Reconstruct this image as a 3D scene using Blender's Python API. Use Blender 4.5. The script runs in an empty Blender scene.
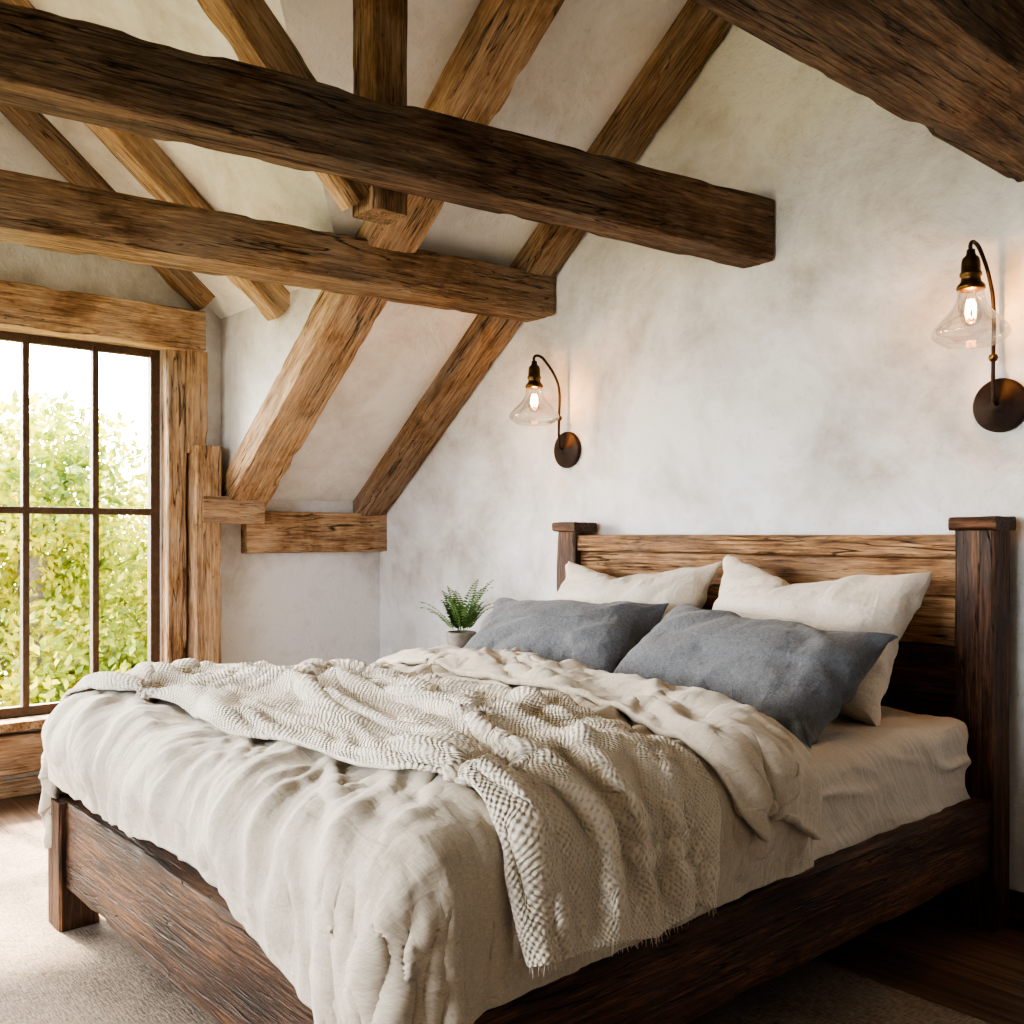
import bpy, bmesh, math, random, time
from mathutils import Vector, Matrix, noise
random.seed(7)
T0=time.time()
sc=bpy.context.scene
COL=sc.collection
R=math.radians

# ------------------------------------------------------------------ helpers
def link(o):
    COL.objects.link(o); return o
def obj(name, me, mat=None, smooth=False):
    o=bpy.data.objects.new(name, me); link(o)
    if mat: me.materials.append(mat)
    if smooth:
        for p in me.polygons: p.use_smooth=True
    return o
def empty(name, kids=()):
    e=bpy.data.objects.new(name,None); link(e)
    for k in kids: k.parent=e
    return e
def mesh_from(name, verts, faces):
    me=bpy.data.meshes.new(name); me.from_pydata([tuple(v) for v in verts],[],faces); me.update(); return me
def poly(name, verts, mat, faces=None):
    return obj(name, mesh_from(name, verts, faces or [list(range(len(verts)))]), mat)

def beam(name,p0,p1,w,h,mat,up=(0,0,1),rough=.007,taper=1.0,corner=.007,seg=.025):
    p0=Vector(p0);p1=Vector(p1);L=(p1-p0).length
    x=(p1-p0).normalized(); z=Vector(up); z=(z-x*z.dot(x)).normalized(); y=z.cross(x)
    n=max(3,int(L/seg)); sd=random.random()*50
    sec=[]
    k=9
    a,b=w/2,h/2; c=min(corner,a*.5,b*.5)
    cs=[(a,-b),(a,b),(-a,b),(-a,-b)]
    nrm=[(1,0),(0,1),(-1,0),(0,-1)]
    for i in range(4):
        A=cs[i];B=cs[(i+1)%4]
        d=Vector((B[0]-A[0],B[1]-A[1])); l=d.length; d/=l
        for j in range(k):
            t=c+(l-2*c)*j/(k-1)
            sec.append((A[0]+d[0]*t,A[1]+d[1]*t,nrm[i][0],nrm[i][1],abs(2*j/(k-1)-1)))
    m=len(sec); vs=[];fs=[]
    for i in range(n+1):
        t=i/n; xx=L*t; tp=1+(taper-1)*t
        for (yy,zz,ny,nz_,e) in sec:
            u=noise.noise(Vector((xx*.8+sd,ny*3+yy*3,nz_*3+zz*3)))*rough*.7
            u+=noise.noise(Vector((xx*4.5+sd,yy*26,zz*26)))*rough*.6
            ch=max(0,noise.noise(Vector((xx*7+sd,yy*9,zz*9)))-.15)*rough*3.2*(e**5)
            u-=ch
            vs.append((xx,yy+ny*u-(math.copysign(ch*.7,yy) if ny==0 else 0),(zz+nz_*u-(math.copysign(ch*.7,zz) if nz_==0 else 0))*tp))
    for i in range(n):
        for j in range(m):
            fs.append((i*m+j,i*m+(j+1)%m,(i+1)*m+(j+1)%m,(i+1)*m+j))
    fs.append(list(range(m))[::-1]); fs.append([n*m+j for j in range(m)])
    me=mesh_from(name,vs,fs)
    o=obj(name,me,mat)
    M=Matrix((x,y,z)).transposed().to_4x4(); M.translation=p0
    o.matrix_world=M
    for p in me.polygons[:-2]: p.use_smooth=True
    mod=o.modifiers.new('es','EDGE_SPLIT'); mod.split_angle=R(30)
    return o

def rbox(name,lo,hi,mat,bev=.006,seg=2):
    bm=bmesh.new(); bmesh.ops.create_cube(bm,size=1)
    lo=Vector(lo);hi=Vector(hi);c=(lo+hi)/2;s=hi-lo
    for v in bm.verts: v.co=Vector((v.co.x*s.x,v.co.y*s.y,v.co.z*s.z))
    bmesh.ops.bevel(bm,geom=bm.edges[:],offset=bev,segments=seg,profile=.6,affect='EDGES')
    me=bpy.data.meshes.new(name); bm.to_mesh(me); bm.free()
    o=obj(name,me,mat); o.location=c
    return o

def lathe(name,prof,mat,n=40,smooth=True):
    vs=[];fs=[]
    m=len(prof)
    for i in range(n):
        a=2*math.pi*i/n
        for r,z in prof: vs.append((r*math.cos(a),r*math.sin(a),z))
    for i in range(n):
        for j in range(m-1):
            fs.append((i*m+j,((i+1)%n)*m+j,((i+1)%n)*m+j+1,i*m+j+1))
    return obj(name,mesh_from(name,vs,fs),mat,smooth)

def tube(name,pts,r,mat,res=8):
    cu=bpy.data.curves.new(name,'CURVE'); cu.dimensions='3D'; cu.bevel_depth=r; cu.bevel_resolution=4
    sp=cu.splines.new('BEZIER'); sp.bezier_points.add(len(pts)-1)
    for b,p in zip(sp.bezier_points,pts):
        b.co=p; b.handle_left_type=b.handle_right_type='AUTO'
    cu.resolution_u=res; cu.use_fill_caps=True
    cu.materials.append(mat)
    o=bpy.data.objects.new(name,cu); link(o); return o

# ------------------------------------------------------------------ materials
class NT:
    def __init__(s,name):
        s.m=bpy.data.materials.new(name); s.m.use_nodes=True
        s.t=s.m.node_tree; s.b=s.t.nodes['Principled BSDF']; s.out=s.t.nodes['Material Output']
    def l(s,a,b): s.t.links.new(a,b)
    def math(s,op,a,b=None,clamp=False):
        x=s.t.nodes.new('ShaderNodeMath'); x.operation=op; x.use_clamp=clamp
        for i,v in enumerate((a,b)):
            if v is None: continue
            if isinstance(v,(int,float)): x.inputs[i].default_value=v
            else: s.l(v,x.inputs[i])
        return x.outputs[0]
    def ramp(s,fac,stops,interp='LINEAR'):
        x=s.t.nodes.new('ShaderNodeValToRGB'); r=x.color_ramp; r.interpolation=interp
        r.elements[0].position=stops[0][0]; r.elements[0].color=(*stops[0][1],1)
        r.elements[1].position=stops[-1][0]; r.elements[1].color=(*stops[-1][1],1)
        for p,c in stops[1:-1]:
            e=r.elements.new(p); e.color=(*c,1)
        s.l(fac,x.inputs[0]); return x.outputs[0]
    def mix(s,fac,a,b,mode='MIX'):
        x=s.t.nodes.new('ShaderNodeMixRGB'); x.blend_type=mode
        for i,v in enumerate((fac,a,b)):
            if isinstance(v,(int,float)): x.inputs[i].default_value=v
            elif isinstance(v,tuple): x.inputs[i].default_value=(*v,1) if len(v)==3 else v
            else: s.l(v,x.inputs[i])
        return x.outputs[0]
    def bump(s,h,strength=.5,dist=.01,prev=None):
        x=s.t.nodes.new('ShaderNodeBump'); x.inputs['Strength'].default_value=strength; x.inputs['Distance'].default_value=dist
        s.l(h,x.inputs['Height'])
        if prev is not None: s.l(prev,x.inputs['Normal'])
        return x.outputs[0]
    def coords(s,kind='Object',scale=(1,1,1),rand=False,rot=0):
        tc=s.t.nodes.new('ShaderNodeTexCoord'); mp=s.t.nodes.new('ShaderNodeMapping')
        mp.inputs['Scale'].default_value=scale; mp.inputs['Rotation'].default_value=(0,0,rot)
        s.l(tc.outputs[kind],mp.inputs[0])
        if rand:
            oi=s.t.nodes.new('ShaderNodeObjectInfo'); cx=s.t.nodes.new('ShaderNodeCombineXYZ')
            for i in range(3):
                s.l(s.math('MULTIPLY',oi.outputs['Random'],37.0+11*i),cx.inputs[i])
            s.l(cx.outputs[0],mp.inputs['Location'])
        return mp.outputs[0]
    def noise(s,vec,scale,detail=6,rough=.6,dist=0):
        x=s.t.nodes.new('ShaderNodeTexNoise'); x.inputs['Scale'].default_value=scale; x.inputs['Detail'].default_value=detail
        x.inputs['Roughness'].default_value=rough; x.inputs['Distortion'].default_value=dist
        s.l(vec,x.inputs['Vector']); return x.outputs['Fac']

def wood(name,dark,mid,light,rough=.75,bump=.9,crack=.85,grey=.45,patch=.8):
    N=NT(name)
    g=tuple(sum(light)/3*k for k in (1.06,.92,.76))
    vA=N.coords('Object',(1.3,8,8),True); vB=N.coords('Object',(3.0,70,70),True); vC=N.coords('Object',(.9,17,17),True)
    vD=N.coords('Object',(2.2,2.6,2.6),True); vE=N.coords('Object',(10,130,130),True)
    n1=N.noise(vA,1.5,6,.65,.7)
    n2=N.noise(vB,1.2,5,.7,.2)
    n5=N.noise(vE,1.2,3,.6,.0)
    f=N.math('ADD',N.math('MULTIPLY',n1,.40),N.math('MULTIPLY',n2,.36))
    f=N.math('ADD',f,N.math('MULTIPLY',n5,.24))
    col=N.ramp(f,[(.39,dark),(.495,mid),(.60,light)])
    w=N.noise(vD,1.0,6,.65,.5)
    wm=N.ramp(w,[(.42,(0,0,0)),(.66,(1,1,1))])
    col=N.mix(N.math('MULTIPLY',wm,grey),col,g)
    wd=N.ramp(w,[(.28,(.38,.32,.28)),(.48,(1,1,1))])
    col=N.mix(patch,col,wd,'MULTIPLY')
    cr=N.noise(vC,1.2,3,.5,.25)
    cc=N.math('ABSOLUTE',N.math('SUBTRACT',cr,.5))
    crk=N.ramp(cc,[(.000,(0,0,0)),(.014,(1,1,1))])
    msk=N.ramp(N.noise(vA,.8,2,.5),[(.43,(0,0,0)),(.51,(1,1,1))])
    crk=N.mix(msk,(1,1,1),crk)
    cr2=N.noise(N.coords('Object',(1.6,38,38),True),1.2,2,.5,.2)
    ck2=N.ramp(N.math('ABSOLUTE',N.math('SUBTRACT',cr2,.47)),[(.0,(.25,.25,.25)),(.012,(1,1,1))])
    col=N.mix(crack,col,N.mix(1.0,col,N.mix(1.0,crk,ck2,'MULTIPLY'),'MULTIPLY'))
    vk=N.coords('Object',(1.6,4.6,4.6),True)
    vo=N.t.nodes.new('ShaderNodeTexVoronoi'); vo.inputs['Scale'].default_value=1.0; N.l(vk,vo.inputs['Vector'])
    kn=N.ramp(vo.outputs['Distance'],[(.04,(.10,.07,.05)),(.10,(.55,.45,.4)),(.17,(1,1,1))])
    col=N.mix(.9,col,kn,'MULTIPLY')
    N.l(col,N.b.inputs['Base Color'])
    N.b.inputs['Roughness'].default_value=rough
    hh=N.math('ADD',N.math('MULTIPLY',n2,.7),N.math('MULTIPLY',n1,1.2))
    b=N.bump(hh,bump,.015)
    b=N.bump(crk,bump,.012,b)
    b=N.bump(ck2,bump*.7,.004,b)
    b=N.bump(n5,bump*.6,.003,b)
    N.l(b,N.b.inputs['Normal'])
    return N.m

oak_light=wood('oak_light',(.16,.082,.036),(.43,.262,.142),(.70,.50,.31))
oak_mid  =wood('oak_mid',(.085,.044,.021),(.27,.158,.083),(.50,.335,.20))
oak_dark =wood('oak_dark',(.036,.018,.010),(.145,.081,.044),(.33,.21,.128),bump=1.0,crack=.9)
bed_dark =wood('bed_wood_dark',(.012,.005,.003),(.072,.027,.012),(.24,.105,.046),rough=.48,bump=.7,crack=.9,grey=.10,patch=.95)
bed_honey=wood('bed_wood_honey',(.08,.035,.014),(.32,.165,.072),(.60,.375,.20),rough=.55,bump=.8,crack=.9,grey=.2,patch=.9)

def plaster(name,a,b,c,s=1.0):
    N=NT(name); v=N.coords('Object')
    n1=N.noise(v,.75*s,9,.64,.6); n2=N.noise(v,2.8*s,8,.7,.4); n3=N.noise(v,28,6,.7)
    f=N.math('ADD',N.math('MULTIPLY',n1,.62),N.math('MULTIPLY',n2,.38))
    col=N.ramp(f,[(.36,a),(.475,b),(.555,c)])
    sp=N.ramp(n3,[(.30,(.70,.66,.61)),(.40,(1,1,1))])
    col=N.mix(.4,col,sp,'MULTIPLY')
    N.l(col,N.b.inputs['Base Color']); N.b.inputs['Roughness'].default_value=.92
    h=N.math('ADD',N.math('MULTIPLY',n2,1.0),N.math('MULTIPLY',n3,.25))
    N.l(N.bump(h,.65,.03),N.b.inputs['Normal'])
    return N.m
plast=plaster('lime_plaster',(.44,.405,.38),(.68,.675,.675),(.81,.825,.85))
plast_c=plaster('lime_plaster_ceiling',(.56,.52,.49),(.73,.72,.71),(.82,.825,.83),1.3)

def linen(name,c1,c2,weave=900,fuzz=.3,bmp=.25,crease=.5,csc=1.0):
    N=NT(name)
    va=N.coords('UV',(weave,weave*.12,1)); vb=N.coords('UV',(weave*.12,weave,1))
    a=N.noise(va,1,2,.5); b=N.noise(vb,1,2,.5)
    s=N.math('ADD',N.math('MULTIPLY',a,.5),N.math('MULTIPLY',b,.5))
    col=N.ramp(s,[(.34,c1),(.64,c2)])
    N.l(col,N.b.inputs['Base Color']); N.b.inputs['Roughness'].default_value=.95
    N.b.inputs['Sheen Weight'].default_value=fuzz
    tot=None
    for sc3,rt,d in (((4*csc,15*csc,1),.5,.5),((15*csc,4*csc,1),.3,.5),((10*csc,32*csc,1),-.6,.4),((34*csc,9*csc,1),-.2,.4)):
        n=N.noise(N.coords('UV',sc3,rot=rt),1.0,3,.5,d)
        rg=N.ramp(N.math('ABSOLUTE',N.math('SUBTRACT',n,.5)),[(0,(1,1,1)),(.14,(0,0,0))],'EASE')
        rg=N.math('MULTIPLY',rg,.4 if sc3[0]+sc3[1]<22*csc else .3)
        tot=rg if tot is None else N.math('ADD',tot,rg)
    bb=N.bump(tot,crease,.010); bb=N.bump(s,bmp,.002,bb)
    N.l(bb,N.b.inputs['Normal']); return N.m
lin_duvet=linen('linen_oatmeal',(.47,.405,.325),(.65,.585,.495),700,crease=.30)
lin_cream=linen('linen_cream',(.58,.515,.44),(.75,.69,.61),500,crease=.3)
lin_grey =linen('linen_slate',(.080,.086,.098),(.20,.208,.228),450,.15,crease=.3)
lin_sheet=linen('cotton_sheet',(.56,.50,.43),(.69,.63,.555),800,.1,crease=.3)

def knit():
    N=NT('chunky_knit')
    tc=N.t.nodes.new('ShaderNodeTexCoord'); sp=N.t.nodes.new('ShaderNodeSeparateXYZ')
    nn=N.t.nodes.new('ShaderNodeTexNoise'); nn.inputs['Scale'].default_value=28
    N.l(tc.outputs['UV'],nn.inputs['Vector'])
    mx=N.mix(.018,(0,0,0),nn.outputs['Color'])
    ad=N.t.nodes.new('ShaderNodeVectorMath'); ad.operation='ADD'; N.l(tc.outputs['UV'],ad.inputs[0]); N.l(mx,ad.inputs[1])
    N.l(ad.outputs[0],sp.inputs[0])
    k=2*math.pi/.0165
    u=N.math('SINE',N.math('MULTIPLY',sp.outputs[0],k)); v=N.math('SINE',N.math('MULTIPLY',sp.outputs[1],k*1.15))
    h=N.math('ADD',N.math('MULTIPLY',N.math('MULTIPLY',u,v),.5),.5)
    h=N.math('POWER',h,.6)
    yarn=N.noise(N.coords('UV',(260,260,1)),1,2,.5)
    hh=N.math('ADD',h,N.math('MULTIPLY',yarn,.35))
    col=N.ramp(hh,[(.1,(.56,.48,.38)),(.75,(.78,.71,.61))])  # hollows of the weave darkened in the colour, like shade between stitches
    N.l(col,N.b.inputs['Base Color']); N.b.inputs['Roughness'].default_value=1
    N.b.inputs['Sheen Weight'].default_value=.3
    N.l(N.bump(hh,1.0,.0065),N.b.inputs['Normal']); return N.m
knit_m=knit()

def simple(name,col,rough=.5,metal=0):
    N=NT(name); N.b.inputs['Roughness'].default_value=rough; N.b.inputs['Metallic'].default_value=metal
    v=N.coords('Object'); n=N.noise(v,30,5,.6)
    c=N.ramp(n,[(.3,tuple(x*.7 for x in col)),(.7,tuple(min(1,x*1.25) for x in col))])
    N.l(c,N.b.inputs['Base Color']); return N.m
iron=simple('aged_iron',(.045,.030,.024),.55,.5)
brass=simple('aged_brass',(.15,.095,.045),.38,1)
steel=simple('window_bronze',(.10,.06,.038),.5,.1)
pot_m=simple('stoneware',(.22,.20,.18),.6)
def glass(name,k=.55):
    N=NT(name); t=N.t
    g=t.nodes.new('ShaderNodeBsdfGlossy'); g.inputs['Roughness'].default_value=.02
    tr=t.nodes.new('ShaderNodeBsdfTransparent'); tr.inputs[0].default_value=(.95,.955,.95,1)
    lw=t.nodes.new('ShaderNodeLayerWeight'); lw.inputs[0].default_value=.35
    mx=t.nodes.new('ShaderNodeMixShader')
    f=N.math('ADD',N.math('MULTIPLY',lw.outputs['Facing'],k),.03)
    N.l(f,mx.inputs[0]); N.l(tr.outputs[0],mx.inputs[1]); N.l(g.outputs[0],mx.inputs[2]); N.l(mx.outputs[0],N.out.inputs[0])
    return N.m
glass_m=glass('clear_glass'); shade_m=glass('blown_glass',.8)
def emis(name,c,s):
    N=NT(name); N.b.inputs['Base Color'].default_value=(*c,1); N.b.inputs['Emission Color'].default_value=(*c,1); N.b.inputs['Emission Strength'].default_value=s; return N.m
fil_m=emis('filament',(1,.33,.06),40)

def floor_mat():
    N=NT('floor_boards')
    v=N.coords('Object',(1,1,1))
    br=N.t.nodes.new('ShaderNodeTexBrick'); br.offset=.37
    for k,val in (('Scale',1.0),('Mortar Size',.004),('Brick Width',1.9),('Row Height',.16),('Bias',0.0)): br.inputs[k].default_value=val
    br.inputs['Color1'].default_value=(.3,.3,.3,1); br.inputs['Color2'].default_value=(1,1,1,1); br.inputs['Mortar'].default_value=(0,0,0,1)
    N.l(v,br.inputs['Vector'])
    g=N.noise(N.coords('Object',(1.5,30,1)),1.4,6,.65,.6)
    col=N.ramp(g,[(.3,(.06,.034,.022)),(.5,(.18,.108,.068)),(.7,(.31,.20,.13))])
    col=N.mix(.6,col,br.outputs['Color'],'MULTIPLY')
    N.l(col,N.b.inputs['Base Color']); N.b.inputs['Roughness'].default_value=.42
    b=N.bump(g,.3,.004); b=N.bump(br.outputs['Fac'],-.5,.004,b); N.l(b,N.b.inputs['Normal']); return N.m
def rug_mat():
    N=NT('rug_weave')
    a=N.noise(N.coords('Object',(150,30,1)),1,3,.6); b=N.noise(N.coords('Object',(3,3,3)),1,5,.6)
    c=N.noise(N.coords('Object',(30,150,1)),1,2,.6)
    a=N.math('ADD',N.math('MULTIPLY',a,.5),N.math('MULTIPLY',c,.5))
    f=N.math('ADD',N.math('MULTIPLY',a,.7),N.math('MULTIPLY',b,.3))
    col=N.ramp(f,[(.38,(.14,.105,.08)),(.60,(.38,.31,.25))])
    N.l(col,N.b.inputs['Base Color']); N.b.inputs['Roughness'].default_value=1
    N.l(N.bump(a,1.0,.008),N.b.inputs['Normal']); return N.m

# ------------------------------------------------------------------ room shell
YW=3.45; XL=-5.31; YB=-2.6; XRG=-1.0; XR=3.31
S=.765
def zm(x): return 1.51+S*(x-XL) if x<=XRG else 1.51+S*(XRG-XL)-S*(x-XRG)
DY1=2.38; DYC=.6; DY0=2*DYC-DY1
def zd(y): return 2.53+.85*(DY1-y) if y>=DYC else 2.53+.85*(y-DY0)
XV=XL+(2.53-1.51)/S; XA=XL+(zd(DYC)-1.51)/S
floor=poly('floor',[(XL-.1,YB-.1,0),(XR+.1,YB-.1,0),(XR+.1,YW+.1,0),(XL-.1,YW+.1,0)],floor_mat())
poly('wall_head',[(XL,YW,0),(XR,YW,0),(XR,YW,zm(XR)),(XRG,YW,zm(XRG)),(XL,YW,zm(XL))],plast)
WY0,WY1,WZ0,WZ1=-.83,2.03,.39,2.31
V=[(XL,YB,0),(XL,YW,0),(XL,YW,1.51),(XL,DY1,1.51),(XL,DY1,2.53),(XL,DYC,zd(DYC)),(XL,DY0,2.53),(XL,DY0,1.51),(XL,YB,1.51),
   (XL,WY0,WZ0),(XL,WY1,WZ0),(XL,WY1,WZ1),(XL,WY0,WZ1)]
F=[(0,1,10,9),(1,2,3,10),(3,4,11,10),(4,5,12,11),(5,6,12),(6,7,9,12),(7,8,0,9)]
poly('wall_left',V,plast,F)
RX0,RX1,RZ0,RZ1=-3.7,-1.3,.7,2.4
poly('wall_rear',[(XL,YB,0),(XR,YB,0),(XR,YB,1.51),(XRG,YB,zm(XRG)),(XL,YB,1.51),(RX0,YB,RZ0),(RX1,YB,RZ0),(RX1,YB,RZ1),(RX0,YB,RZ1)],plast,
     [(0,1,6,5),(1,2,3,7,6),(3,4,8,7),(4,0,5,8)])
poly('wall_right',[(XR,YB,0),(XR,YW,0),(XR,YW,1.51),(XR,YB,1.51)],plast)
V=[(XL,YB,1.51),(XL,DY0,1.51),(XV,DY0,2.53),(XA,DYC,zd(DYC)),(XV,DY1,2.53),(XL,DY1,1.51),(XL,YW,1.51),(XRG,YW,zm(XRG)),(XRG,YB,zm(XRG)),
   (XR,YB,1.51),(XR,YW,1.51),
   (XL,DY1,2.53),(XL,DYC,zd(DYC)),(XL,DY0,2.53),(XRG,DYC,zm(XRG)),(XRG,DY1,zm(XRG)),(XRG,DY0,zm(XRG))]
F=[(0,1,2,16,8),(2,3,14,16),(3,4,15,14),(4,5,6,7,15),(8,16,14,15,7,10,9),(11,4,3,12),(12,3,2,13)]
poly('ceiling',V,plast_c,F)
poly('wall_dormer',[(XL,DY1,1.51),(XV,DY1,2.53),(XL,DY1,2.53),(XL,DY0,1.51),(XV,DY0,2.53),(XL,DY0,2.53)],plast,[(0,1,2),(3,5,4)])

# ------------------------------------------------------------------ roof timbers
def rafter(y0,y1,mat,x0=XL-.03,x1=XRG,name='roof_rafter'):
    def zc(x): return 1.36+S*(x-XL)+.10
    yc=(y0+y1)/2
    return beam(name,(x0,yc,zc(x0)),(x1,yc,zc(x1)),y1-y0,.16,mat)
rafter(3.25,3.44,oak_mid)
rafter(2.35,2.60,oak_light)
rafter(-1.39,-1.19,oak_mid); rafter(-2.5,-2.3,oak_mid)
for y in (3.34,2.1,.6,-.9,-2.4):
    beam('roof_rafter',(XR-.05,y,1.46),(XRG,y,1.46+S*(XR-.05-XRG)),.2,.16,oak_mid,seg=.1)
beam('ridge_beam',(XRG,YB,zm(XRG)-.14),(XRG,YW-.005,zm(XRG)-.14),.18,.28,oak_mid,seg=.1)
def dorm(x,w,h,y1,off,mat=oak_mid):
    f=lambda y: 2.53+.85*(DY1-y)-off
    beam('roof_rafter',(x,y1,f(y1)),(x,DYC,f(DYC)),w,h,mat)
    beam('roof_rafter',(x,2*DYC-y1,f(y1)),(x,DYC,f(DYC)),w,h,mat)
dorm(-5.23,.14,.13,2.26,.04)
dorm(-4.56,.14,.14,2.37,.09,oak_light)
beam('ceiling_beam',(-2.43,YW-.002,2.555),(-3.30,-2.5,2.59),.17,.25,oak_dark,rough=.008,taper=.62)
beam('ceiling_beam',(-3.775,YW-.002,2.53),(-4.02,-1.1,2.46),.24,.20,oak_mid,rough=.007)
beam('ceiling_beam',(-1.225,YW-.002,2.64),(-1.225,-2.55,2.64),.35,.30,oak_dark,rough=.008)
beam('roof_post',(-2.86,1.86,2.40),(-2.86,1.86,3.40),.14,.14,oak_mid,up=(0,1,0))
beam('roof_brace',(-2.88,1.80,2.46),(-2.88,.80,3.51),.12,.14,oak_light)
beam('wall_plate',(XL+.042,2.50,1.315),(XL+.042,YW-.002,1.315),.08,.24,oak_light)
beam('wall_plate',(XL+.09,2.20,1.437),(XL+.09,2.56,1.437),.18,.15,oak_light)

# ------------------------------------------------------------------ window
kids=[]
kids.append(beam('lintel',(XL+.06,-1.15,2.42),(XL+.06,2.23,2.42),.16,.22,oak_light))
kids.append(beam('jamb_inner',(XL+.02,2.095,.35),(XL+.02,2.095,2.31),.11,.12,oak_light,up=(1,0,0)))
kids.append(beam('jamb_upper',(XL+.05,2.20,1.75),(XL+.05,2.20,2.31),.11,.12,oak_light,up=(1,0,0)))
kids.append(beam('jamb_post',(XL+.08,2.24,.0),(XL+.08,2.24,1.79),.15,.16,oak_light,up=(1,0,0)))
kids.append(beam('jamb_far',(XL+.02,-.90,.0),(XL+.02,-.90,2.31),.14,.16,oak_light,up=(1,0,0)))
kids.append(rbox('sill',(XL-.12,-.9,.345),(XL+.14,2.16,.39),oak_light))
kids.append(beam('apron',(XL+.045,-.9,.22),(XL+.045,2.16,.22),.08,.19,oak_light))
xg=XL-.03
ms=[]
def bar(y0,y1,z0,z1,t=.02): ms.append(rbox('glazing_bar',(xg-t,y0,z0),(xg+t,y1,z1),steel,.003))
ys=[2.008,1.694,1.356,1.02,.68,.34,0,-.34,-.68]
for i,y in enumerate(ys):
    w=.026 if i in (0,) else .016
    bar(y-w,y+w,WZ0,WZ1,.025)
for z,w in ((.415,.025),(1.425,.018),(2.29,.022)): bar(WY0,WY1,z-w,z+w,.022)
kids+=ms
kids.append(poly('panes',[(xg,WY0,WZ0),(xg,WY1,WZ0),(xg,WY1,WZ1),(xg,WY0,WZ1)],glass_m))
kids.append(poly('reveal',[(XL-.16,WY0,WZ0),(XL,WY0,WZ0),(XL,WY1,WZ0),(XL-.16,WY1,WZ0),(XL-.16,WY0,WZ1),(XL,WY0,WZ1),(XL,WY1,WZ1),(XL-.16,WY1,WZ1)],oak_light,[(0,1,2,3),(4,7,6,5),(1,5,4,0)[::-1],(2,6,7,3)]))
empty('window_1',kids)
k2=[]
for x in (RX0+.03,(RX0+RX1)/2,RX1-.03): k2.append(rbox('mullion',(x-.03,YB-.04,RZ0),(x+.03,YB+.02,RZ1),oak_light))
for z in (RZ0+.03,1.5,RZ1-.03): k2.append(rbox('rail',(RX0,YB-.04,z-.03),(RX1,YB+.02,z+.03),oak_light))
empty('rear_fill_window',k2)  # unseen rear window, added to let in soft fill from behind the camera
beam('baseboard_left',(XL+.015,YB,.045),(XL+.015,YW,.045),.03,.09,oak_light,rough=.001)
beam('baseboard_head',(XL,YW-.015,.05),(XR,YW-.015,.05),.03,.10,bed_dark,rough=.001)

# ------------------------------------------------------------------ bed
PXR,PXL,PYH,PYF=-1.465,-3.42,3.345,1.02
bk=[]
for x in (PXL,PXR):
    bk.append(beam('head_post',(x,PYH,0),(x,PYH,1.315),.13,.13,bed_dark,up=(0,1,0),rough=.005,corner=.006))
    bk.append(beam('post_cap',(x-.078,PYH,1.338),(x+.078,PYH,1.338),.156,.047,bed_dark,rough=.004,corner=.006))
    bk.append(beam('foot_post',(x,PYF,.014),(x,PYF,.43),.13,.13,bed_dark,up=(0,1,0),rough=.005,corner=.006))
xa,xb=PXL+.06,PXR-.06
bk.append(beam('top_rail',(xa,PYH-.005,1.262),(xb,PYH-.005,1.262),.085,.078,bed_honey,rough=.006,corner=.006))
bk.append(beam('plank_1',(xa,PYH,1.155),(xb,PYH,1.155),.045,.13,bed_honey,rough=.004,corner=.005))
z=1.087
for i,h in enumerate((.17,.17,.17,.17)):
    bk.append(beam('plank_%d'%(i+2),(xa,PYH+.002,z-h/2),(xb,PYH+.002,z-h/2),.04,h-.004,bed_honey if i==0 else bed_dark,rough=.004,corner=.005)); z-=h
bk.append(beam('side_rail',(PXR+.025,PYF+.05,.315),(PXR+.025,PYH-.05,.315),.06,.23,bed_dark,rough=.006,corner=.006))
bk.append(beam('side_rail',(PXL-.025,PYF+.05,.315),(PXL-.025,PYH-.05,.315),.06,.23,bed_dark,rough=.006,corner=.006))
bk.append(beam('foot_rail',(PXL+.05,PYF-.01,.29),(PXR-.05,PYF-.01,.29),.07,.28,bed_dark,rough=.006,corner=.006))
bk.append(rbox('slat_base',(PXL+.02,PYF+.04,.24),(PXR-.02,PYH-.06,.30),bed_dark))
def soft_box(name,lo,hi,mat,bev,cuts,amp,seed=3):
    bm=bmesh.new(); bmesh.ops.create_cube(bm,size=1)
    lo=Vector(lo);hi=Vector(hi);c=(lo+hi)/2;s=hi-lo
    bmesh.ops.subdivide_edges(bm,edges=bm.edges[:],cuts=cuts,use_grid_fill=True)
    for v in bm.verts:
        p=Vector((v.co.x*s.x,v.co.y*s.y,v.co.z*s.z))
        inner=Vector([max(-s[i]/2+bev,min(s[i]/2-bev,p[i])) for i in range(3)])
        d=p-inner
        if d.length>1e-6: p=inner+d.normalized()*bev
        q=p+c
        w=math.exp(-(noise.noise(Vector((q.x*3+seed+q.z*2,q.y*3.2,q.z*7)))/.16)**2)-.3
        w2=math.exp(-(noise.noise(Vector((q.x*8+seed,q.y*6+q.z*4,q.z*9)))/.14)**2)
        nrm=d.normalized() if d.length>1e-6 else Vector((0,0,1))
        p+=nrm*(w*amp+w2*amp*.5)
        v.co=p
    me=bpy.data.meshes.new(name); bm.to_mesh(me); bm.free()
    uv=me.uv_layers.new(name='UVMap')
    for l in me.loops:
        co=me.vertices[l.vertex_index].co; uv.data[l.index].uv=(co.x+co.z*.3,co.y+co.z*.7)
    o=obj(name,me,mat,True); o.location=c; return o
bk.append(soft_box('mattress',(PXL+.03,PYF+.05,.33),(PXR-.0,PYH-.07,.69),lin_sheet,.06,70,.013))
empty('bed',bk)

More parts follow.
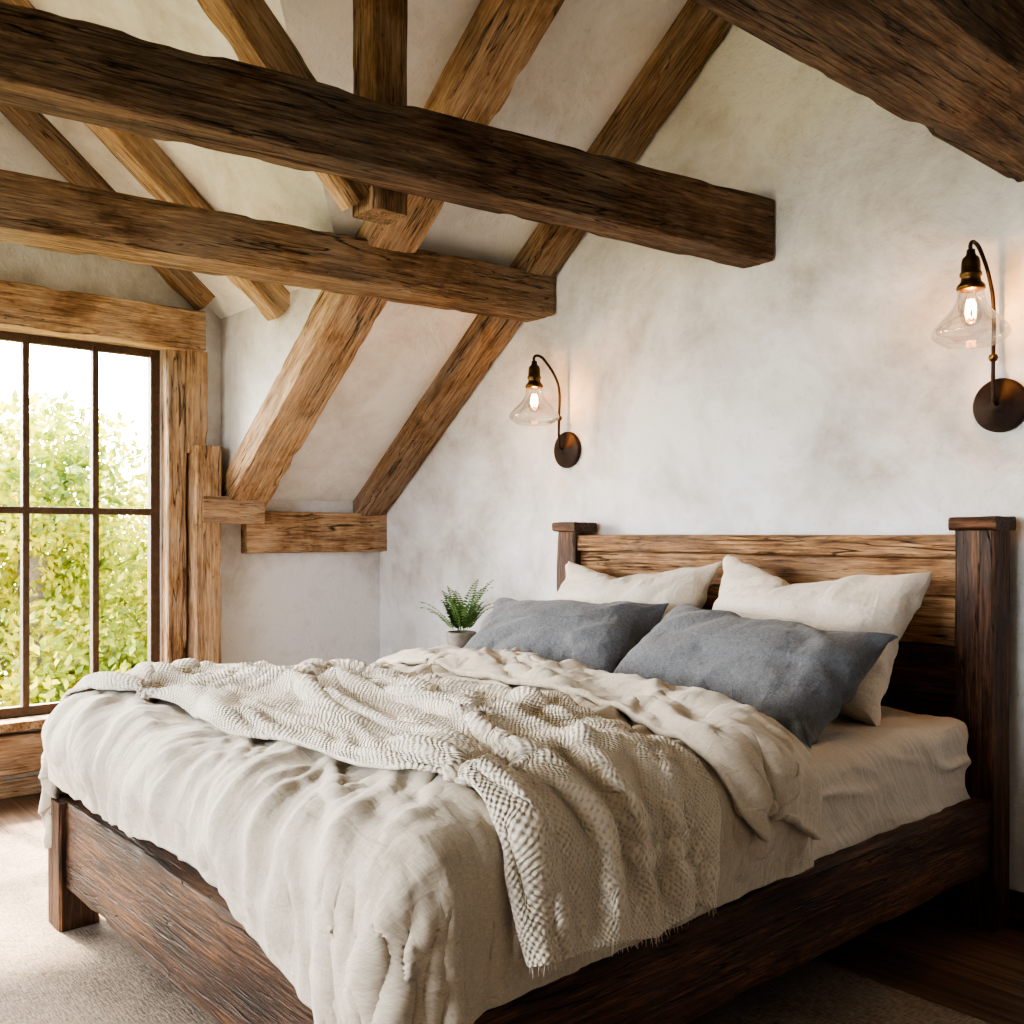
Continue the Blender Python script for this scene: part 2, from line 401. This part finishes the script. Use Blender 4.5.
# ------------------------------------------------------------------ cloth
def cloth_grid(name,nx,ny,fn,mat):
    vs=[];fs=[];uvs=[]
    for j in range(ny+1):
        for i in range(nx+1):
            p,uv=fn(i/nx,j/ny); vs.append(p); uvs.append((uv[0],uv[1],i/nx,j/ny))
    for j in range(ny):
        for i in range(nx):
            a=j*(nx+1)+i; fs.append((a,a+1,a+nx+2,a+nx+1))
    me=mesh_from(name,vs,fs); uv=me.uv_layers.new(name='UVMap')
    for l in me.loops: uv.data[l.index].uv=uvs[l.vertex_index][:2]
    o=obj(name,me,mat,True)
    return o,uvs
def add_cloth(o,bend=.5,fr=50,tens=12,mass=.25,grav=1.0,q=5,dist=.008):
    m=o.modifiers.new('Cloth','CLOTH'); s=m.settings
    s.quality=q; s.mass=mass; s.tension_stiffness=tens; s.compression_stiffness=tens; s.shear_stiffness=4; s.bending_stiffness=bend
    s.air_damping=1.5; s.tension_damping=8; s.compression_damping=8; s.shear_damping=8; s.bending_damping=1
    s.effector_weights.gravity=grav
    c=m.collision_settings; c.use_collision=True; c.distance_min=dist; c.collision_quality=2; c.use_self_collision=False
    m.point_cache.frame_start=1; m.point_cache.frame_end=fr
    return m
def collider(o,th=.008,fric=30):
    o.modifiers.new('Collision','COLLISION'); o.collision.thickness_outer=th; o.collision.thickness_inner=.1; o.collision.cloth_friction=fric; o.collision.damping=.5
def freeze(o):
    dg=bpy.context.evaluated_depsgraph_get()
    me=bpy.data.meshes.new_from_object(o.evaluated_get(dg)); o.modifiers.clear(); o.data=me
    for p in me.polygons: p.use_smooth=True
def run(fr):
    for f in range(1,fr+1): sc.frame_set(f)
def displace(o,uvs,fn,edge=None):
    me=o.data; me.update()
    ns=[v.normal.copy() for v in me.vertices]
    for v,n,uv in zip(me.vertices,ns,uvs):
        h=fn(uv[0],uv[1],v.co)
        if edge:
            e=min(uv[2],1-uv[2])/edge[0]; e2=min(uv[3],1-uv[3])/edge[1]
            k=min(1,e,e2); h*=.18+.82*k*k*(3-2*k)
        v.co+=n*h
    me.update()

def N3(x,y,z=0.): return noise.noise(Vector((x,y,z)))
def sr(n,w=.13): return math.exp(-(n/w)**2)

proxy=soft_box('proxy',(PXL-.05,.965,.10),(PXR+.04,PYH-.1,.72),None,.10,40,.0)
for v in proxy.data.vertices:
    if v.co.z>.2: v.co.z+=.03*max(0,1-(v.co.x/1.1)**2)*max(0,1-(v.co.y/1.3)**2)
collider(proxy)

def wr(x,y,s=0):
    a=N3(x*3.1+s,y*4.7,s)
    b=1-abs(N3(x*5.5+y*3+s*2,y*7.5-x*2,s+3))*2
    return a*.035+b*.03
def duv(u,v):
    x0=-3.76; x1=-1.19+.19*max(0,1-v*3.0)
    x=x0+u*(x1-x0)
    yend=2.66-.44*max(0,min(1,(x+3.4)/2.0))
    y0=.81-.21*max(0,u-.55)/.45+.012*math.sin(u*14)
    y=y0+(yend-y0)*v
    z=.86+wr(x,y,1.0)
    return (x,y,z),(x,y)
duvet,duv_uv=cloth_grid('duvet',190,140,duv,lin_duvet)
add_cloth(duvet,bend=.7,fr=36,mass=.35)

def pillow(name,w,h,vol,mat,seed):
    nx,ny=52,int(52*h/w)
    vs=[];idx={};uvs=[]
    def key(s,i,j):
        b=i in(0,nx) or j in(0,ny)
        return (0 if b else s,i,j)
    fs=[]
    for s in (1,-1):
        for j in range(ny+1):
            for i in range(nx+1):
                k=key(s,i,j)
                if k in idx: continue
                a=i/nx*2-1;b=j/ny*2-1
                t=.03*(1-a*a)*(1-b*b)*s
                px=a*w/2*(1-.04*(1-b*b)); py=b*h/2*(1-.05*(1-a*a))
                idx[k]=len(vs); vs.append((px,py,0 if k[0]==0 else t)); uvs.append((px+seed,py))
        for j in range(ny):
            for i in range(nx):
                q=[idx[key(s,i,j)],idx[key(s,i+1,j)],idx[key(s,i+1,j+1)],idx[key(s,i,j+1)]]
                fs.append(q if s==1 else q[::-1])
    me=mesh_from(name,vs,fs); uv=me.uv_layers.new(name='UVMap')
    for l in me.loops: uv.data[l.index].uv=uvs[l.vertex_index]
    o=obj(name,me,mat,True)
    m=add_cloth(o,bend=.1,fr=26,mass=.15,grav=0.0,tens=14,q=4)
    m.settings.use_pressure=True; m.settings.uniform_pressure_force=3.0
    m.settings.use_pressure_volume=True; m.settings.target_volume=vol
    m.collision_settings.use_collision=False
    return o,uvs
P=[];PU=[]
for i,(nm,w,h,vol,mat) in enumerate((('pillow',.92,.60,.076,lin_cream),('pillow',.94,.62,.080,lin_cream),('pillow',.96,.51,.058,lin_grey),('pillow',1.02,.54,.064,lin_grey))):
    o,u=pillow(nm,w,h,vol,mat,i*3.3); P.append(o); PU.append(u)
run(36)
freeze(duvet)
for o in P: freeze(o)
print('SIM1',time.time()-T0)
def duv_h(x,y,co):
    wx=N3(x*1.5,y*1.5,5.)*.32; wy=N3(x*1.5,y*1.5,9.)*.32
    X=x+wx;Y=y+wy
    foot=max(0,min(1,(1.25-y)/.3)); side=max(0,min(1,(x+1.60)/.2)); sl=max(0,min(1,(-3.25-x)/.2))
    h=.032*(N3(X*1.8,Y*2.0,1.)+.35)
    top=1-max(foot,side,sl)
    # long soft creases running diagonally towards the foot of the bed
    a=X*.80-Y*.60; b=X*.60+Y*.80
    r=sr(N3(a*1.4,b*4.6,2.))*.028+sr(N3(a*5.2,b*2.0,3.),.11)*.018
    rf=sr(N3(X*4.6+y*.8,y*1.2,4.),.16)*.026+sr(N3(X*9.5,y*2.2+x,6.),.13)*.011
    rs=sr(N3(x*1.5,Y*5.0,4.))*.024+sr(N3(x*3,Y*10,6.),.12)*.009
    r=r*top+rf*foot+rs*max(side,sl)*(1-foot)
    r+=sr(N3(a*6,b*15,7.),.12)*.0045+sr(N3(a*16,b*6,8.),.12)*.004
    return max(0,h)+r
displace(duvet,duv_uv,duv_h,(.06,.08))
collider(duvet,.010)
def fold(u,v):
    x=-3.66+u*2.44
    yend=2.68-.42*max(0,min(1,(x+3.4)/2.0))
    w=.42+.05*math.sin(u*7)
    y=yend-w+w*v
    z=.97+wr(x,y,4.0)*.8
    return (x,y,z),(x+3,y)
fold_o,fold_uv=cloth_grid('turned_back_edge',150,30,fold,lin_duvet)
add_cloth(fold_o,bend=.8,fr=28,mass=.3,dist=.010)
sc.frame_set(1); run(28); freeze(fold_o)
def fold_h(x,y,co):
    wx=N3(x*1.6,y*1.6,25.)*.3; wy=N3(x*1.6,y*1.6,29.)*.3
    X=x+wx-3;Y=y+wy
    k=.4+.6*max(0,min(1,(x-3+3.5)/.6))
    return k*(.020*max(0,N3(X*2.5,Y*4,11.)+.4)+sr(N3(X*2.2+Y*2,Y*7,12.))*.022+sr(N3(X*6,Y*8,13.),.11)*.009+sr(N3(X*12+Y*5,Y*13,15.),.1)*.004)
displace(fold_o,fold_uv,fold_h,(.06,.15))
collider(fold_o,.010)
def thr(u,v):
    x=-3.80+u*2.70
    bulge=math.exp(-((u-.60)/.22)**2)
    w=.62+.26*bulge+.03*math.sin(u*17)
    yl=1.06+.06*math.sin(u*4.0+.3)-.15*max(0,1-u/.35)+.18*max(0,u-.55)/.45+.02*math.sin(u*23)
    y=yl+w*v
    z=1.04+wr(x*.8,y*1.6,7.0)
    return (x,y,z),(u*2.9,v*.9)
throw,thr_uv=cloth_grid('throw_blanket',210,66,thr,knit_m)
add_cloth(throw,bend=.3,fr=32,mass=.3,dist=.010)
sc.frame_set(1); run(32); freeze(throw)
def thr_h(x,y,co):
    t=y*5.0+N3(x*1.1,y*1.2,31.)*1.8+x*.3
    a=(.5+.5*math.sin(2*math.pi*t))**1.6
    m=.35+.65*max(0,min(1,N3(x*1.3,y*2,33.)*1.6+.6))
    t2=y*12+N3(x*2.0,y*3,35.)*2.6
    return a*m*.042+(.5+.5*math.sin(2*math.pi*t2))*.009+.014*max(0,N3(x*4,y*7,37.))
displace(throw,thr_uv,thr_h,(.03,.06))
NX=210;NY=66
me=throw.data; rnd=random.Random(3)
V=[];F=[]
for j in range(0,NY+1):
    for q in range(2):
        a=me.vertices[j*(NX+1)+NX].co; pa=me.vertices[j*(NX+1)+NX-2].co
        d=(a-pa).normalized(); d=(d*.5+Vector((0,0,-1))*.8+Vector((rnd.uniform(-.2,.2),rnd.uniform(-.35,.35),0))).normalized()
        L=rnd.uniform(.008,.022); s=Vector((0,.0013,0)); t=Vector((.0013,0,0))
        st=a+Vector((0,rnd.uniform(-.006,.006),.002)); en=st+d*L
        k=len(V); V+=[st-s,st+s,en+s*.5,en-s*.5,st-t,st+t,en+t*.5,en-t*.5]; F+=[(k,k+1,k+2,k+3),(k+4,k+5,k+6,k+7)]
fo=obj('fringe',mesh_from('fringe',V,F),lin_cream); fo.parent=throw
print('SIM2',time.time()-T0)
duvet.modifiers.clear(); fold_o.modifiers.clear()
bpy.data.objects.remove(proxy)
for o,t in ((duvet,.024),(fold_o,.020),(throw,.012)):
    s=o.modifiers.new('sub','SUBSURF'); s.levels=1; s.render_levels=1
    s=o.modifiers.new('sol','SOLIDIFY'); s.thickness=t; s.offset=0 if o is throw else -.2
fold_o.parent=duvet
for k,(o,u) in enumerate(zip(P,PU)):
    def ph(x,y,co,k=k):
        s=k*7.7; sg=1 if co.z>0 else -1
        X=co.x+N3(co.x*2,co.y*2,s)*.15; Y=co.y+N3(co.x*2,co.y*2,s+4)*.15
        h=.024*N3(X*3.0+s,Y*3.4,sg)+sr(N3(X*2.6+s,Y*6-X*2,sg*2.),.12)*.013-sr(N3(X*3-Y*3+s,Y*4,sg*3.),.10)*.014+sr(N3(X*6,Y*12,sg+s),.10)*.0045
        e=min(1,(abs(co.z))/.03)
        return h*(.3+.7*e)
    displace(o,[(a,b,.5,.5) for a,b in u],ph)
    for v in o.data.vertices:
        v.co.z-= .07*(v.co.x/.9)**2*(1 if k<2 else .6)
        v.co.y-= .035*max(0,1-abs(v.co.x)/.5) if v.co.y>0 else 0
    s=o.modifiers.new('sub','SUBSURF'); s.levels=1; s.render_levels=1

def place(o,x,y,z,tilt,yaw=0,roll=0):
    o.rotation_mode='XYZ'
    o.matrix_world=Matrix.Translation((x,y,z))@Matrix.Rotation(R(yaw),4,'Z')@Matrix.Rotation(R(tilt),4,'X')@Matrix.Rotation(R(roll),4,'Z')
place(P[0],-2.88,3.08,.955,62,2,1)
place(P[1],-2.00,3.05,.955,64,-3,-3)
place(P[2],-2.95,2.76,.880,40,4,3)
place(P[3],-1.98,2.68,.870,38,-6,-3)

rug=rbox('rug',(-4.6,-1.2,.001),(.7,2.64,.013),rug_mat(),.004)

# ------------------------------------------------------------------ sconces
def sconce(x,zb,dz,gr):
    ks=[]
    Y=YW
    pl=lathe('backplate',[(0,.0),(.088,.0),(.092,.004),(.092,.016),(.084,.024),(.03,.028),(.022,.04),(0,.042)],iron,48)
    pl.matrix_world=Matrix.Translation((x,Y-.001,zb))@Matrix.Rotation(R(90),4,'X'); ks.append(pl)
    d=.235; zt=zb+dz
    ks.append(tube('arm',[(x,Y-.03,zb),(x,Y-.062,zb+.006),(x,Y-.068,zb+.04),(x,Y-.068,zb+.16),(x,Y-.068,zb+dz*.66),(x,Y-.085,zb+dz*.76),(x,Y-.15,zt-.035),(x,Y-.20,zt-.004),(x,Y-d,zt-.012),(x,Y-d,zt-.045)],.0065,iron))
    kb=lathe('knob',[(0,.02),(.012,.016),(.016,.006),(.012,-.004),(.006,-.008),(0,-.008)],brass,20); kb.location=(x,Y-.068,zb+.15); ks.append(kb)
    zs=zt-.03
    so=lathe('socket',[(0,0),(.013,-.002),(.015,-.02),(.026,-.03),(.029,-.045),(.030,-.075),(.034,-.078),(.034,-.088),(.029,-.092),(.032,-.108),(.042,-.118),(.045,-.13),(.040,-.134),(0,-.134)],brass,36)
    so.location=(x,Y-d,zs); ks.append(so)
    zg=zs-.13
    pr=[(.040,0),(.041,-.03),(.050,-.055),(.074,-.085),(gr*.88,-.115),(gr,-.140),(gr*.985,-.156),(gr*.80,-.172),(gr*.66,-.182)]
    gs=lathe('glass_shade',pr,shade_m,48); gs.location=(x,Y-d,zg); ks.append(gs)
    md=gs.modifiers.new('s','SUBSURF'); md.levels=2; md.render_levels=2
    bl=lathe('bulb',[(.013,0),(.015,-.02),(.026,-.045),(.033,-.075),(.030,-.10),(.018,-.118),(0,-.124)],glass_m,32); bl.location=(x,Y-d,zg+.0); ks.append(bl)
    cu=[]
    for k in range(5):
        a=k*2*math.pi/5; a2=a+math.pi/5
        cu.append((x+.010*math.cos(a),Y-d+.010*math.sin(a),zg-.035)); cu.append((x+.013*math.cos(a2),Y-d+.013*math.sin(a2),zg-.095))
    ks.append(tube('filament',cu,.0018,fil_m,3))
    l=bpy.data.lights.new('bulb_glow','POINT'); l.energy=6; l.color=(1,.48,.16); l.shadow_soft_size=.003
    lo=bpy.data.objects.new('bulb_glow',l); link(lo); lo.location=(x,Y-d,zg-.05); ks.append(lo)
    return empty('wall_sconce',ks)
sconce(-3.57,1.73,.455,.124)
sconce(-1.444,1.742,.52,.120)

# ------------------------------------------------------------------ nightstand + fern
nk=[rbox('top',(-4.32,2.93,.615),(-3.68,3.42,.65),bed_dark),rbox('body',(-4.28,2.97,.25),(-3.72,3.40,.615),bed_dark),
    rbox('drawer',(-4.25,2.955,.42),(-3.75,2.97,.58),bed_honey)]
for x in (-4.26,-3.78):
    for y in (2.98,3.35): nk.append(rbox('leg',(x,y,0),(x+.045,y+.045,.25),bed_dark))
empty('nightstand',nk)
def fern():
    ks=[]
    cx,cy,cz=-4.03,3.12,.65
    p=lathe('pot',[(0,0),(.052,0),(.066,.04),(.074,.08),(.078,.145),(.071,.148),(.066,.135),(0,.13)],pot_m,36); p.location=(cx,cy,cz); ks.append(p)
    N=NT('fern_leaf'); n=N.noise(N.coords('Object'),14,3,.5)
    N.l(N.ramp(n,[(.3,(.03,.085,.02)),(.7,(.13,.25,.07))]),N.b.inputs['Base Color']); N.b.inputs['Roughness'].default_value=.5
    V=[];F=[]
    rnd=random.Random(12)
    for k in range(22):
        a=rnd.uniform(0,2*math.pi); L=rnd.uniform(.20,.36); up=rnd.uniform(.85,1.5)
        if L>.3: up=max(up,1.15)
        d=Vector((math.cos(a),math.sin(a),0)); pos=Vector((cx,cy,cz+.13))+d*rnd.uniform(0,.03)
        ang=up; n=20
        side=Vector((-d.y,d.x,0))
        for i in range(n):
            t=i/n; st=L/n
            dirv=d*math.cos(ang)+Vector((0,0,1))*math.sin(ang)
            ang-=.075*t*1.3; new=pos+dirv*st
            j=len(V); V+= [pos+side*.0014,pos-side*.0014,new-side*.0014,new+side*.0014]; F.append((j,j+1,j+2,j+3))
            if i>3:
                ll=.052*math.sin(math.pi*min(1,(t*.85+.12)))*(1.05-t*.5)
                for sg in (1,-1):
                    tip=pos+side*sg*ll+dirv*ll*.35+Vector((0,0,rnd.uniform(-.008,.002)))
                    mid=pos+side*sg*ll*.5+dirv*(ll*.18)
                    w=dirv*.0068
                    j=len(V); V+=[pos,mid-w,tip,mid+w]; F.append((j,j+1,j+2,j+3))
            pos=new
    ks.append(obj('fronds',mesh_from('fronds',V,F),N.m))
    empty('potted_fern',ks)
fern()

# ------------------------------------------------------------------ outside
def leafmat():
    N=NT('tree_leaves'); v=N.coords('Object'); n=N.noise(v,.6,3,.6); n2=N.noise(v,6,2,.5)
    f=N.math('ADD',N.math('MULTIPLY',n,.6),N.math('MULTIPLY',n2,.4))
    c=N.ramp(f,[(.38,(.045,.075,.008)),(.48,(.17,.20,.02)),(.60,(.46,.38,.04))])
    N.l(c,N.b.inputs['Base Color']); N.b.inputs['Roughness'].default_value=.6
    tr=N.t.nodes.new('ShaderNodeBsdfTranslucent'); N.l(c,tr.inputs[0])
    mx=N.t.nodes.new('ShaderNodeMixShader'); mx.inputs[0].default_value=.4
    N.l(N.b.outputs[0],mx.inputs[1]); N.l(tr.outputs[0],mx.inputs[2]); N.l(mx.outputs[0],N.out.inputs[0]); return N.m
lm=leafmat(); bark=simple('bark',(.12,.09,.06),.9)
def tree(x,y,h,r,seed):
    rnd=random.Random(seed); V=[];F=[]
    blobs=[]
    for k in range(15):
        a=rnd.uniform(0,2*math.pi); rr=r*rnd.uniform(.1,.8)
        blobs.append((Vector((x+rr*math.cos(a),y+rr*math.sin(a),h-r*rnd.uniform(.5,2.4))),r*rnd.uniform(.38,.6)))
    blobs.append((Vector((x,y,h-r*.5)),r*.5))
    for c,br in blobs:
        for i in range(1100):
            d=Vector((rnd.gauss(0,1),rnd.gauss(0,1),rnd.gauss(0,1))).normalized()
            p=c+d*br*(rnd.random()**.33)*(1+.25*noise.noise(d*3+c))
            a=Vector((rnd.gauss(0,1),rnd.gauss(0,1),rnd.gauss(0,1))).normalized(); b=a.orthogonal().normalized()
            s=rnd.uniform(.055,.10)
            j=len(V); V+=[p-a*s,p+b*s*.5,p+a*s,p-b*s*.5]; F.append((j,j+1,j+2,j+3))
    can=obj('canopy',mesh_from('canopy',V,F),lm)
    tk=beam('trunk',(x,y,-3.4),(x,y,h-r),.3,.3,bark,up=(0,1,0),rough=.03,seg=.3)
    empty('tree',[can,tk])
for i,(x,y,h,r) in enumerate(((-15,3.9,3.3,2.3),(-13.5,6.6,2.1,2.0),(-16,1.0,3.8,2.6),(-14,-2.8,3.2,2.4),(-17,9.2,3.0,2.6),(-21,6.2,3.0,3.0),(-22,1.5,3.6,3.2),(-20,-7,4,3),(-24,10,3.2,3.2))):
    tree(x,y,h,r,i+11)
gN=NT('dry_grass'); gN.l(gN.ramp(gN.noise(gN.coords('Object'),.8,6,.6),[(.3,(.20,.19,.08)),(.7,(.36,.32,.17))]),gN.b.inputs['Base Color']); gN.b.inputs['Roughness'].default_value=1
poly('ground_outside',[(-60,-50,-3.4),(50,-50,-3.4),(50,50,-3.4),(-60,50,-3.4)],gN.m)

# ------------------------------------------------------------------ light
w=bpy.data.worlds.new('World'); sc.world=w; w.use_nodes=True; nt=w.node_tree
bg=nt.nodes['Background']
tc=nt.nodes.new('ShaderNodeTexCoord'); sx=nt.nodes.new('ShaderNodeSeparateXYZ'); nt.links.new(tc.outputs['Generated'],sx.inputs[0])
rp=nt.nodes.new('ShaderNodeValToRGB'); mr=nt.nodes.new('ShaderNodeMapRange')
mr.inputs['From Min'].default_value=.35; mr.inputs['From Max'].default_value=-.85; nt.links.new(sx.outputs[0],mr.inputs['Value'])
nt.links.new(mr.outputs[0],rp.inputs[0])
rp.color_ramp.elements[0].color=(.82,.91,1,1); rp.color_ramp.elements[1].color=(1,.95,.87,1)
ms_=nt.nodes.new('ShaderNodeMath'); ms_.operation='MULTIPLY_ADD'; nt.links.new(mr.outputs[0],ms_.inputs[0]); ms_.inputs[1].default_value=19; ms_.inputs[2].default_value=13
nt.links.new(rp.outputs[0],bg.inputs[0]); nt.links.new(ms_.outputs[0],bg.inputs[1])
def portal(loc,rot,sx_,sy_):
    l=bpy.data.lights.new('window_portal','AREA'); l.shape='RECTANGLE'; l.size=sx_; l.size_y=sy_; l.cycles.is_portal=True
    o=bpy.data.objects.new('window_portal',l); link(o); o.location=loc; o.rotation_euler=rot
portal((XL-.15,(WY0+WY1)/2,(WZ0+WZ1)/2),(R(90),0,R(-90)),WY1-WY0,WZ1-WZ0)
portal(((RX0+RX1)/2,YB-.1,(RZ0+RZ1)/2),(R(90),0,0),RX1-RX0,RZ1-RZ0)
sl=bpy.data.lights.new('sun','SUN'); sl.energy=28; sl.angle=R(4); sl.color=(1,.84,.62)
so=bpy.data.objects.new('sun',sl); link(so)
d=Vector((.62,.10,-.62)); so.rotation_euler=d.to_track_quat('-Z','Y').to_euler()

# ------------------------------------------------------------------ camera
cam=bpy.data.cameras.new('camera'); co=bpy.data.objects.new('camera',cam); link(co)
co.location=(0,0,1.3); co.rotation_euler=(R(90),0,R(49.3))
cam.sensor_width=36; cam.lens=979/1024*36; cam.shift_y=23/1024
sc.camera=co
sc.view_settings.view_transform='AgX'
try: sc.view_settings.look='AgX - High Contrast'
except Exception as e: print(e)
sc.view_settings.exposure=0.2
print('TOTAL',time.time()-T0)
